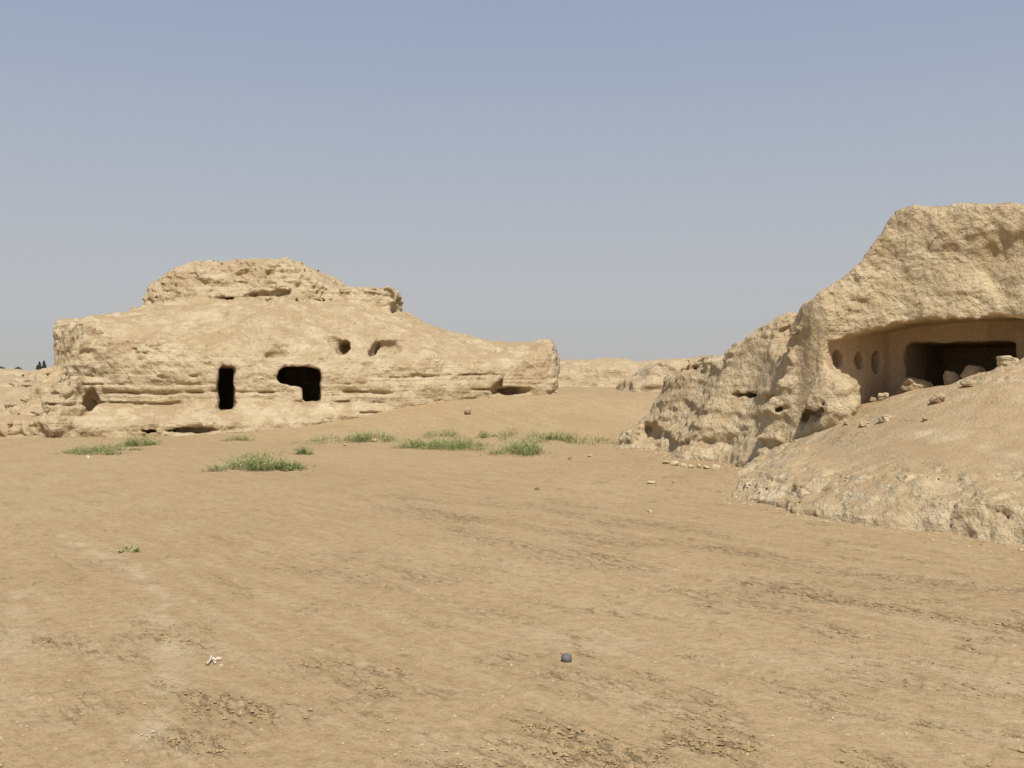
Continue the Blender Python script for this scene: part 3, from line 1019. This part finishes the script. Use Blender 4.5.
def worn_lump(x, y, z):
    top = curve(x, [4.6, 5.2, 5.9, 6.8, 7.8, 9.5], [1.2, 1.75, 2.25, 2.50, 2.62, 2.6]) + 0.08 * np.sin(x * 3.1)
    d = (z - top + 0.5 * sstep((42.3 - y) / 1.4)) * 0.8
    d = smax(d, 41.0 + 0.5 * np.sin(x * 1.3) + 0.4 * (z - 1.4) - y, 0.4)
    return smax(smax(d, y - 47.0, 0.5), smax(4.7 - x, x - 10.5, 0.3), 0.4)


build_far('eroded_mound', (4.0, 39.5, 0.6), (11.2, 47.8, 3.3), 0.08, worn_lump, far_rough,
          'small worn mud lump between the far low wall and the flank of the cave ruin', 'ruin')


def back_wall(x, y, z):
    top = 2.27 + 0.05 * np.sin(x * 0.8) + 0.04 * np.sin(x * 2.1 + 1)
    d = smax((z - top) * 0.95, 56.0 + 0.35 * (z - 1) - y, 0.3)
    d = smax(d, y - 60, 0.4); d = smax(d, x + 18, 0.4); d = smax(d, -44 - x, 0.4)
    return d


build_far('ruined_wall', (-44.8, 55, 0.2), (-17.2, 60.8, 3.0), 0.11, back_wall, lambda x, y, z: 0.5 * far_rough(x, y, z),
          'flat topped distant mud wall behind the low mound, below the tiny trees', 'ruin')


# ------------------------------------------------------------------ loose stones
_ICO = None


def ico(level=4):
    global _ICO
    if _ICO is None:
        import bmesh
        bm = bmesh.new(); bmesh.ops.create_icosphere(bm, subdivisions=level, radius=1)
        v = np.array([q.co[:] for q in bm.verts]); f = np.array([[w.index for w in q.verts] for q in bm.faces]); bm.free()
        _ICO = (v, f)
    return _ICO


def rock_mesh(name, size, seed, blocky=0.5, rough=0.16, cuts=11):
    v, f = ico(4)
    r = np.random.default_rng(seed)
    p = v.copy()
    for _ in range(cuts):
        n = r.normal(size=3); n /= np.linalg.norm(n)
        lim = r.uniform(0.38, 0.8)
        dd = p @ n - lim
        p = p - np.outer(np.maximum(dd, 0) * 0.9, n)
    q = np.sign(p) * np.abs(p) ** (1 - 0.35 * blocky)
    nz = fbm(q[:, 0] * 1.7 + seed, q[:, 1] * 1.7, q[:, 2] * 1.7, 4, 0.55)
    q = q * (1 + rough * nz)[:, None]
    q = q - (q.max(0) + q.min(0)) / 2
    q = q / (q.max(0) - q.min(0)) * np.array(size)
    q[:, 2] += size[2] / 2
    return mesh_from(name, q, f, False)


def stone(name, at, size, seed, mat, label, category, group=None, yaw=0.0, sink=0.12, blocky=0.5, tilt=0.0, rough=0.14, cuts=11):
    o = link(name, rock_mesh(name, size, seed, blocky, rough, cuts), mat)
    o.location = (at[0], at[1], at[2] - sink * size[2])
    o.rotation_euler = (tilt, 0, yaw)
    tag(o, label, category, group)
    return o


def bank_hit(px, py):
    Y = np.arange(10.0, 24, 0.02)
    X = (px - 512) / FPX * Y; Z = CAM_H + (HORIZON - py) / FPX * Y
    v = bank_body(X, Y, Z); i = np.argmax(v < 0)
    assert v[i] < 0 and i > 0, (px, py)
    return np.array([X[i], Y[i], Z[i]])


def px_size(w, at): return w / FPX * at[1]


CAVE_AT = {20: W(915, 393, 20.0), 18: W(952, 386, 19.6), 19: W(973, 380, 19.4)}
for px, py, w, h, seed, mat, lab in (
    (873, 401, 9, 6, 11, M_STONE, 'small round lump at the cave mouth, touching a larger lump'),
    (883, 399, 11, 8, 12, M_PALE_STONE, 'pale rounded lump at the cave mouth just inside the shade line'),
    (937, 402, 16, 12, 13, M_STONE, 'squarish tan block alone on the slope before the cave'),
    (885, 421, 14, 9, 14, M_PALE_STONE, 'pale broken lump on the slope above a flatter stone'),
    (865, 426, 14, 7, 15, M_STONE, 'flat dark sided stone lowest on the slope under the cave'),
    (847, 424, 7, 4, 16, M_STONE, 'tiny stone beside the dark undercut of the cave ruin'),
    (1008, 365, 22, 12, 17, M_PALE_STONE, 'pale boulder on top of the rubble heap in the cave'),
    (952, 388, 15, 19, 18, M_STONE, 'upright pale broken lump against the dark inner doorway'),  # this and the next two: browner material stands in for cave shade
    (973, 378, 26, 19, 19, M_STONE, 'pale slanting block leaning beside the rubble in the cave'),
    (915, 391, 44, 20, 20, M_STONE, 'wide brown slab of fallen mud in the shaded cave'),
    (968, 386, 16, 8, 21, M_STONE, 'long low stone on the rubble slope below the leaning blocks'),
    (925, 420, 6, 4, 22, M_STONE, 'small chip lying on bare slope between the cave and the bank'),
):
    at = CAVE_AT[seed] if seed in CAVE_AT else bank_hit(px, py)
    s = (px_size(w, at), px_size(w, at) * 0.8, px_size(h, at))
    stone('mud_block' if w > 14 else 'stone', at, s, seed, mat, lab, 'stone', 'fallen lumps at the cave', yaw=seed * 0.7, blocky=0.9, cuts=18 if w > 12 else 11, rough=0.2, sink=0.2)

GS = [
    (666, 464, 9, 4, 31, M_PALE_STONE, 'pale chip set apart from the broken row of lumps'),
    (675, 466, 8, 6, 32, M_PALE_STONE, 'tallest pale lump at the near end of the broken row'),
    (683, 467, 9, 4.5, 33, M_PALE_STONE, 'flat pale lump second along the broken row'),
    (691, 468, 8, 4, 34, M_PALE_STONE, 'small pale lump third along the broken row'),
    (699, 468, 7, 4.5, 35, M_PALE_STONE, 'pale lump in the middle of the broken row'),
    (707, 469, 9, 4, 36, M_PALE_STONE, 'long pale lump fifth along the broken row'),
    (716, 469, 9, 5, 37, M_PALE_STONE, 'wide pale lump ending the broken row beside the ruin foot'),
    (652, 484, 10, 3.5, 38, M_PALE_STONE, 'thin pale flake on bare ground in front of the row'),
    (675, 483, 6, 3, 39, M_STONE, 'small tan chip next to the thin pale flake'),
    (659, 451, 7, 4, 40, M_STONE, 'brown stone just below the hole in the ruin foot'),
    (570, 460, 5, 4, 41, M_STONE, 'little tan stone on bare ground past the weeds'),
    (590, 457, 7, 3, 42, M_PALE_STONE, 'flat pale chip near the last weeds and the ruin foot'),
    (468, 414, 11, 8, 43, M_STONE, 'squat mud block alone on the ramp before the long ruin'),
    (374, 442, 9, 4, 44, M_PALE_STONE, 'pale stone half buried in a thin green weed strip'),
    (345, 446, 4, 3, 45, M_PALE_STONE, 'pale chip just in front of the thin weed strip'),
    (88, 459, 4, 4, 46, M_WHITE, 'tiny white scrap in front of the weeds nearest the picture edge'),
    (82, 420, 7, 7, 47, M_STONE, 'small round lump inside the alcove of the long ruin'),
    (650, 512, 5, 2.5, 48, M_PALE_STONE, 'pale flake on the plain in front of the ruin gully'),
]
for px, py, w, h, seed, mat, lab in GS:
    at = ground_hit(px, py)
    if px == 82: at = W(82, 421, 33.3)
    s = (px_size(w, at), px_size(w, at) * 0.7, px_size(h, at))
    if mat is M_WHITE: stone('scrap', at, s, seed, mat, lab, 'litter', yaw=seed * 0.4)
    else: stone('stone', at, s, seed, mat, lab, 'stone', 'scattered stones on the plain', yaw=seed * 0.4, blocky=0.6)

at = ground_hit(566.5, 662)
stone('stone', at, (0.078, 0.074, 0.066), 50, M_GREY, 'smooth dark grey round stone on open sand in the foreground', 'stone', sink=0.16, blocky=0.2, rough=0.04, cuts=2).data.polygons.foreach_set('use_smooth', [True] * 5120)
at = ground_hit(537, 490)
stone('clod', at, (0.10, 0.06, 0.05), 51, M_DARK_CLOD, 'dark brown clod alone on the plain between weeds and wheel marks', 'clod', blocky=0.3)


def litter():
    """crumpled forked white scrap"""
    at = ground_hit(213, 664)
    vs, fs = [], []
    def strip(p, q, w, n=7, seed=0):
        r = np.random.default_rng(seed); p = np.array(p); q = np.array(q)
        d = (q - p); side = np.array([-d[1], d[0], 0]); side = side / np.linalg.norm(side)
        b = len(vs)
        for i in range(n):
            t = i / (n - 1); c = p + d * t + np.array([0, 0, abs(r.normal()) * 0.010])
            ww = w * (0.7 + 0.5 * r.random())
            vs.append(c - side * ww + [0, 0, r.normal() * 0.004]); vs.append(c + [0, 0, 0.010 * r.random() + 0.005]); vs.append(c + side * ww + [0, 0, r.normal() * 0.004])
        for i in range(n - 1):
            for k in (0, 1):
                fs.append((b + i * 3 + k, b + i * 3 + k + 1, b + i * 3 + k + 4, b + i * 3 + k + 3))
    strip((-0.030, -0.05, 0.002), (-0.022, 0.05, 0.016), 0.0065, seed=1)
    strip((-0.035, 0.03, 0.012), (0.045, 0.055, 0.010), 0.0055, seed=2)
    strip((0.01, -0.025, 0.002), (0.022, -0.01, 0.005), 0.007, seed=3)
    me = mesh_from('scrap', np.array(vs), np.array(fs))
    o = link('scrap', me, M_WHITE); o.location = at
    so = o.modifiers.new('thickness', 'SOLIDIFY'); so.thickness = 0.003
    tag(o, 'crumpled forked white scrap lying on the sand in the foreground', 'litter')


litter()


def scatter_stuff(name, pts, sizes, mat, seed, label, category):
    """uncountable grit, one mesh"""
    r = np.random.default_rng(seed)
    base = np.array([(0, 0, 1), (1, 0, 0.1), (0.2, 1, 0.15), (-0.9, 0.3, 0.05), (-0.1, -1, 0.1), (0, 0, -0.6)])
    tri = np.array([(0, 1, 2), (0, 2, 3), (0, 3, 4), (0, 4, 1), (5, 2, 1), (5, 3, 2), (5, 4, 3), (5, 1, 4)])
    n = len(pts)
    a = r.uniform(0, 6.28, n); ca, sa = np.cos(a), np.sin(a)
    v = base[None] * (1 + 0.35 * r.normal(size=(n, 6, 1))) * sizes[:, None, None] * np.array([1, 0.8, 0.6])
    x = v[..., 0] * ca[:, None] - v[..., 1] * sa[:, None]; y = v[..., 0] * sa[:, None] + v[..., 1] * ca[:, None]
    co = np.stack([x, y, v[..., 2]], -1) + pts[:, None, :]
    f = tri[None] + (np.arange(n) * 6)[:, None, None]
    o = link(name, mesh_from(name, co.reshape(-1, 3), f.reshape(-1, 3), False), mat)
    tag(o, label, category, kind='stuff')


r = np.random.default_rng(3)
n = 1500
py = 375 + 60 + 335 * r.random(n) ** 0.8; pxs = r.uniform(-60, 1084, n)
Y = 2010 / (py - 375); X = (pxs - 512) / FPX * Y
ok = (poly_sd(X, Y, BANK) > 0.1) & ~((X > 2.6) & (Y > 20))
X, Y = X[ok], Y[ok]
P = np.c_[X, Y, ground_base(X, Y) + 0.001]
scatter_stuff('pebbles', P, 0.004 + 0.010 * r.random(len(X)) ** 3, M_PALE_STONE, 4, 'small pale pebbles strewn over the bare ground', 'pebbles')

m_ = 60000
py = 375 + 60 + 340 * r.random(m_) ** 0.7; pxs = r.uniform(-80, 1104, m_)
Y = 2010 / (py - 375); X = (pxs - 512) / FPX * Y
mk = scuff_mask(X, Y)[0]
ok = (poly_sd(X, Y, BANK) > 0.15) & ~((X > 2.6) & (Y > 20)) & (r.random(m_) < mk ** 1.7 * 0.8 + 0.004)
X, Y = X[ok], Y[ok]
P = np.c_[X, Y, ground_base(X, Y) + 0.002]
scatter_stuff('soil_clods', P, 0.004 + 0.017 * r.random(len(X)) ** 3, M_CLOD, 14, 'small clods of churned brown soil along the wheel marks', 'clods')

# crumbs shed at the foot of the bank and ruin
cl = []
for i in range(700):
    k = r.integers(0, 7); t = r.random()
    a = np.array(BANK[k]); b = np.array(BANK[k + 1]); p = a + (b - a) * t
    nrm = np.array([-(b - a)[1], (b - a)[0]]); nrm /= np.linalg.norm(nrm)
    p = p + nrm * -abs(r.normal()) * 0.35 * 1.0
    cl.append((p[0], p[1], 0))
for i in range(800):
    yy = r.uniform(21.5, 29); p = (float(curve(np.array(yy), BX_Y, BX_X)) - abs(r.normal()) * 0.35 + 0.1, yy, 0)
    cl.append(p)
for i in range(300):
    xx = r.uniform(-17, -5); cl.append((xx, float(curve(np.array(xx), [-19, -16.5, -14, -11, -8, -5.5, -4, -3], [33.6, 32.9, 32.7, 33.0, 33.9, 35.2, 36.4, 38.5])) - abs(r.normal()) * 0.3, 0))
cl = np.array(cl); cl[:, 2] = ground_base(cl[:, 0], cl[:, 1])
scatter_stuff('crumbs', cl, 0.012 + 0.05 * r.random(len(cl)) ** 4, M_STONE, 5, 'crumbs of mud fallen along the foot of the ruins and bank', 'crumbs')


# ------------------------------------------------------------------ weeds
def weed(px, py, w, h, n, seed, label, dry=False, depth=0.55, reach=None):
    at = ground_hit(px, py)
    r = np.random.default_rng(seed)
    wm = px_size(w * 1.15, at) / 2; hm = px_size(h, at)
    dm = reach or max(0.15, wm * depth * 2.3)
    k = max(5, int(w / 4)); n = int(n * 1.4)
    cen = np.c_[r.uniform(-0.85, 0.85, k) * wm, r.uniform(-0.8, 0.8, k) * dm]
    vs, fs = [], []
    for i in range(n):
        c = cen[r.integers(k)] + r.normal(size=2) * np.array([0.55 * wm / math.sqrt(k), 0.55 * dm / math.sqrt(k)])
        if r.random() < 0.12: c = c * r.uniform(1.1, 1.5)
        e = max(0.15, 1 - (c[0] / wm) ** 2 * 0.7)
        hh = min(hm * 0.95, 0.34) * e * r.uniform(0.25, 1.0)
        az = r.uniform(0, 6.283); lean = r.uniform(0.3, 2.2)
        z0 = float(ground_base(at[0] + c[0], at[1] + c[1])) - at[2]
        stem_top = np.array([c[0] + lean * hh * math.cos(az), c[1] + lean * hh * math.sin(az), z0 + hh])
        root = np.array([c[0], c[1], z0])
        sd = np.array([-math.sin(az), math.cos(az), 0]) * 0.004
        b = len(vs)
        vs += [root - sd, root + sd, stem_top + sd * 0.4, stem_top - sd * 0.4]; fs.append((b, b + 1, b + 2, b + 3))
        for q in range(4):
            t = r.uniform(0.15, 1.0); p = root + (stem_top - root) * t
            a2 = r.uniform(0, 6.283); L = r.uniform(0.02, 0.055); wd = L * r.uniform(0.16, 0.32)
            d = np.array([math.cos(a2), math.sin(a2), r.uniform(-0.1, 0.9)]); d /= np.linalg.norm(d)
            s2 = np.array([-math.sin(a2), math.cos(a2), 0]) * wd
            b = len(vs)
            vs += [p, p + d * L * 0.5 + s2, p + d * L, p + d * L * 0.5 - s2]; fs.append((b, b + 1, b + 2, b + 3))
    o = link('weed_patch', mesh_from('weed_patch', np.array(vs), np.array(fs), False), M_WEED_DRY if dry else M_WEED)
    o.location = at
    tag(o, label, 'weeds', 'green weed patches on the bare ground')


weed(95, 453, 54, 10, 420, 1, 'long green weed patch nearest the low mound, with a white scrap before it')
weed(142, 445, 30, 12, 300, 2, 'short green weed patch at the foot of the layered wall apron')
weed(243, 440, 28, 7, 170, 3, 'thin weed patch just below the narrow doorway', True)
weed(255, 469, 80, 15, 800, 4, 'big low green weed patch nearest the camera', reach=0.75)
weed(262, 457, 34, 9, 90, 5, 'sparse wispy weeds just behind the big nearest weed patch', True)
weed(303, 454, 15, 11, 120, 6, 'single compact weed tuft between the big patch and the long strip')
weed(330, 441, 58, 5, 300, 7, 'thin straggling start of the weed strip below the wide doorway', True)
weed(370, 440, 46, 11, 400, 8, 'green weed patch with a pale stone in its front edge', reach=1.0)
weed(408, 447, 30, 11, 260, 9, 'small green weed clump joining two larger patches')
weed(440, 437, 34, 9, 170, 10, 'sparse yellow green weeds behind the dense clump', True)
weed(456, 448, 54, 13, 700, 11, 'dense dark green weed clump in the middle of the strip', reach=1.3)
weed(487, 437, 14, 8, 90, 12, 'little lone weed tuft between two wide clumps on the ramp')
weed(522, 439, 44, 14, 300, 13, 'tall thin weeds behind the broadest pale clump', True, reach=1.5)
weed(518, 453, 48, 16, 640, 14, 'broad pale green weed clump at the front of the strip', reach=1.6)
weed(562, 441, 32, 11, 260, 15, 'bushy green weeds between the pale clump and the last sprigs')
weed(595, 443, 44, 8, 200, 16, 'last sparse weeds running up to the cave ruin foot', True)
weed(130, 551, 20, 4, 26, 17, 'faint small weed tuft alone on the open sand', True)
weed(135, 450, 10, 3, 40, 18, 'tiny sprig of weeds right beside the apron patch', True)


# ------------------------------------------------------------------ far trees
def tree(px, row_top, Y, width, seed, label, slim=True):
    top = W(px, row_top, Y); gz = float(ground_base(top[0], top[1])); H = top[2] - gz
    root = empty('poplar_tree' if slim else 'bushy_tree', (top[0], top[1], gz))
    tag(root, label, 'tree', 'far trees on the skyline')
    r = np.random.default_rng(seed)
    k = 8; rings = []
    for z, rad in ((0, 0.28), (H * 0.4, 0.2), (H * 0.95, 0.03)):
        rings += [(rad * math.cos(a), rad * math.sin(a), z) for a in np.arange(k) * 2 * math.pi / k]
    f = [(i * k + j, i * k + (j + 1) % k, (i + 1) * k + (j + 1) % k, (i + 1) * k + j) for i in range(2) for j in range(k)]
    t = bpy.data.objects.new('trunk', mesh_from('trunk', np.array(rings), np.array(f))); COL.objects.link(t); t.data.materials.append(M_TRUNK); t.parent = root
    n = 1500
    tt = r.random(n) ** 0.8
    prof = (np.sin(np.pi * np.clip(tt * 0.9 + 0.12, 0, 1)) ** 0.7 if slim else np.sqrt(np.clip(1 - (2 * tt - 1) ** 2, 0, 1)))
    a = r.uniform(0, 6.283, n); rr = width / 2 * prof * np.sqrt(r.random(n)) * (1 + 0.25 * np.sin(3 * a + tt * 9))
    c = np.c_[rr * np.cos(a), rr * np.sin(a), H * (0.12 + 0.88 * tt)]
    d1 = r.normal(size=(n, 3)); d1 /= np.linalg.norm(d1, axis=1, keepdims=True)
    d2 = np.cross(d1, r.normal(size=(n, 3))); d2 /= np.linalg.norm(d2, axis=1, keepdims=True)
    s = r.uniform(0.12, 0.3, n)[:, None]
    co = np.stack([c - d1 * s, c + d2 * s * 0.6, c + d1 * s, c - d2 * s * 0.6], 1).reshape(-1, 3)
    q = np.arange(n * 4).reshape(n, 4)
    t = bpy.data.objects.new('crown', mesh_from('crown', co, q, False)); COL.objects.link(t); t.data.materials.append(M_TREE); t.parent = root


tree(39.5, 362, 260, 1.0, 1, 'slim far tree on the skyline, shorter of the touching pair')
tree(44.0, 361, 262, 1.0, 2, 'slim far tree on the skyline, taller of the touching pair')
tree(37.5, 365.5, 264, 1.1, 5, 'short slim far tree hugging the touching pair')
tree(18, 367.3, 270, 2.4, 3, 'low rounded far tree standing apart on the skyline', False)
tree(0, 367.0, 280, 5.0, 4, 'wide low far tree at the very edge of the picture', False)


# ------------------------------------------------------------------ light, sky, camera
SUN_EL, SUN_AZ = math.radians(56), math.radians(166)     # azimuth clockwise from +Y: behind the camera, to its right
w = bpy.data.worlds.new('World'); scene.world = w; w.use_nodes = True
nt = w.node_tree; nt.nodes.clear()
out = nt.nodes.new('ShaderNodeOutputWorld'); bg = nt.nodes.new('ShaderNodeBackground')
sky = nt.nodes.new('ShaderNodeTexSky'); sky.sky_type = 'NISHITA'; sky.sun_disc = False
sky.sun_elevation = SUN_EL; sky.sun_rotation = SUN_AZ
sky.air_density = 1.0; sky.dust_density = 4.0; sky.ozone_density = 1.5
SKY_S = 0.10
# desert dust in the air: the clear sky mixed with a pale veil that thickens to the horizon
tc = nt.nodes.new('ShaderNodeTexCoord'); sep = nt.nodes.new('ShaderNodeSeparateXYZ'); nt.links.new(tc.outputs['Generated'], sep.inputs[0])
rp = nt.nodes.new('ShaderNodeValToRGB'); nt.links.new(sep.outputs['Z'], rp.inputs[0])
el = rp.color_ramp.elements
K = 0.90
stops = [(0.0, (0.535, 0.528, 0.522)), (0.12, (0.480, 0.496, 0.526)), (0.36, (0.325, 0.384, 0.515)), (1.0, (0.20, 0.27, 0.45))]
while len(el) < len(stops): el.new(0.5)
for e, (p, c) in zip(el, stops): e.position = p; e.color = (*c, 1)
sc_ = nt.nodes.new('ShaderNodeVectorMath'); sc_.operation = 'SCALE'; sc_.inputs['Scale'].default_value = K / SKY_S
nt.links.new(rp.outputs[0], sc_.inputs[0])
mx = nt.nodes.new('ShaderNodeMixRGB'); mx.inputs[0].default_value = 0.85
nt.links.new(sky.outputs[0], mx.inputs[1]); nt.links.new(sc_.outputs[0], mx.inputs[2])
nt.links.new(mx.outputs[0], bg.inputs[0]); bg.inputs[1].default_value = SKY_S
nt.links.new(bg.outputs[0], out.inputs[0])

sd = bpy.data.lights.new('sun', 'SUN'); sd.energy = 4.25; sd.angle = math.radians(0.6); sd.color = (1.0, 0.945, 0.85)
so = bpy.data.objects.new('sun', sd); COL.objects.link(so)
from mathutils import Vector
dirv = Vector((math.sin(SUN_AZ) * math.cos(SUN_EL), math.cos(SUN_AZ) * math.cos(SUN_EL), math.sin(SUN_EL)))
so.rotation_euler = dirv.to_track_quat('Z', 'Y').to_euler(); so.location = (10, -10, 30)

cd = bpy.data.cameras.new('camera'); cam = bpy.data.objects.new('camera', cd); COL.objects.link(cam)
cd.sensor_width = 36; cd.lens = 36 * FPX / 1024; cd.clip_end = 20000; cd.clip_start = 0.05
cd.shift_y = -(384 - HORIZON) / 1024
cam.location = (0, 0, CAM_H); cam.rotation_euler = (math.radians(90), 0, 0)
scene.camera = cam

scene.view_settings.view_transform = 'Standard'
scene.view_settings.look = 'None'
scene.view_settings.exposure = 0.2
scene.view_settings.gamma = 1.0
scene.cycles.max_bounces = 7
scene.cycles.diffuse_bounces = 5
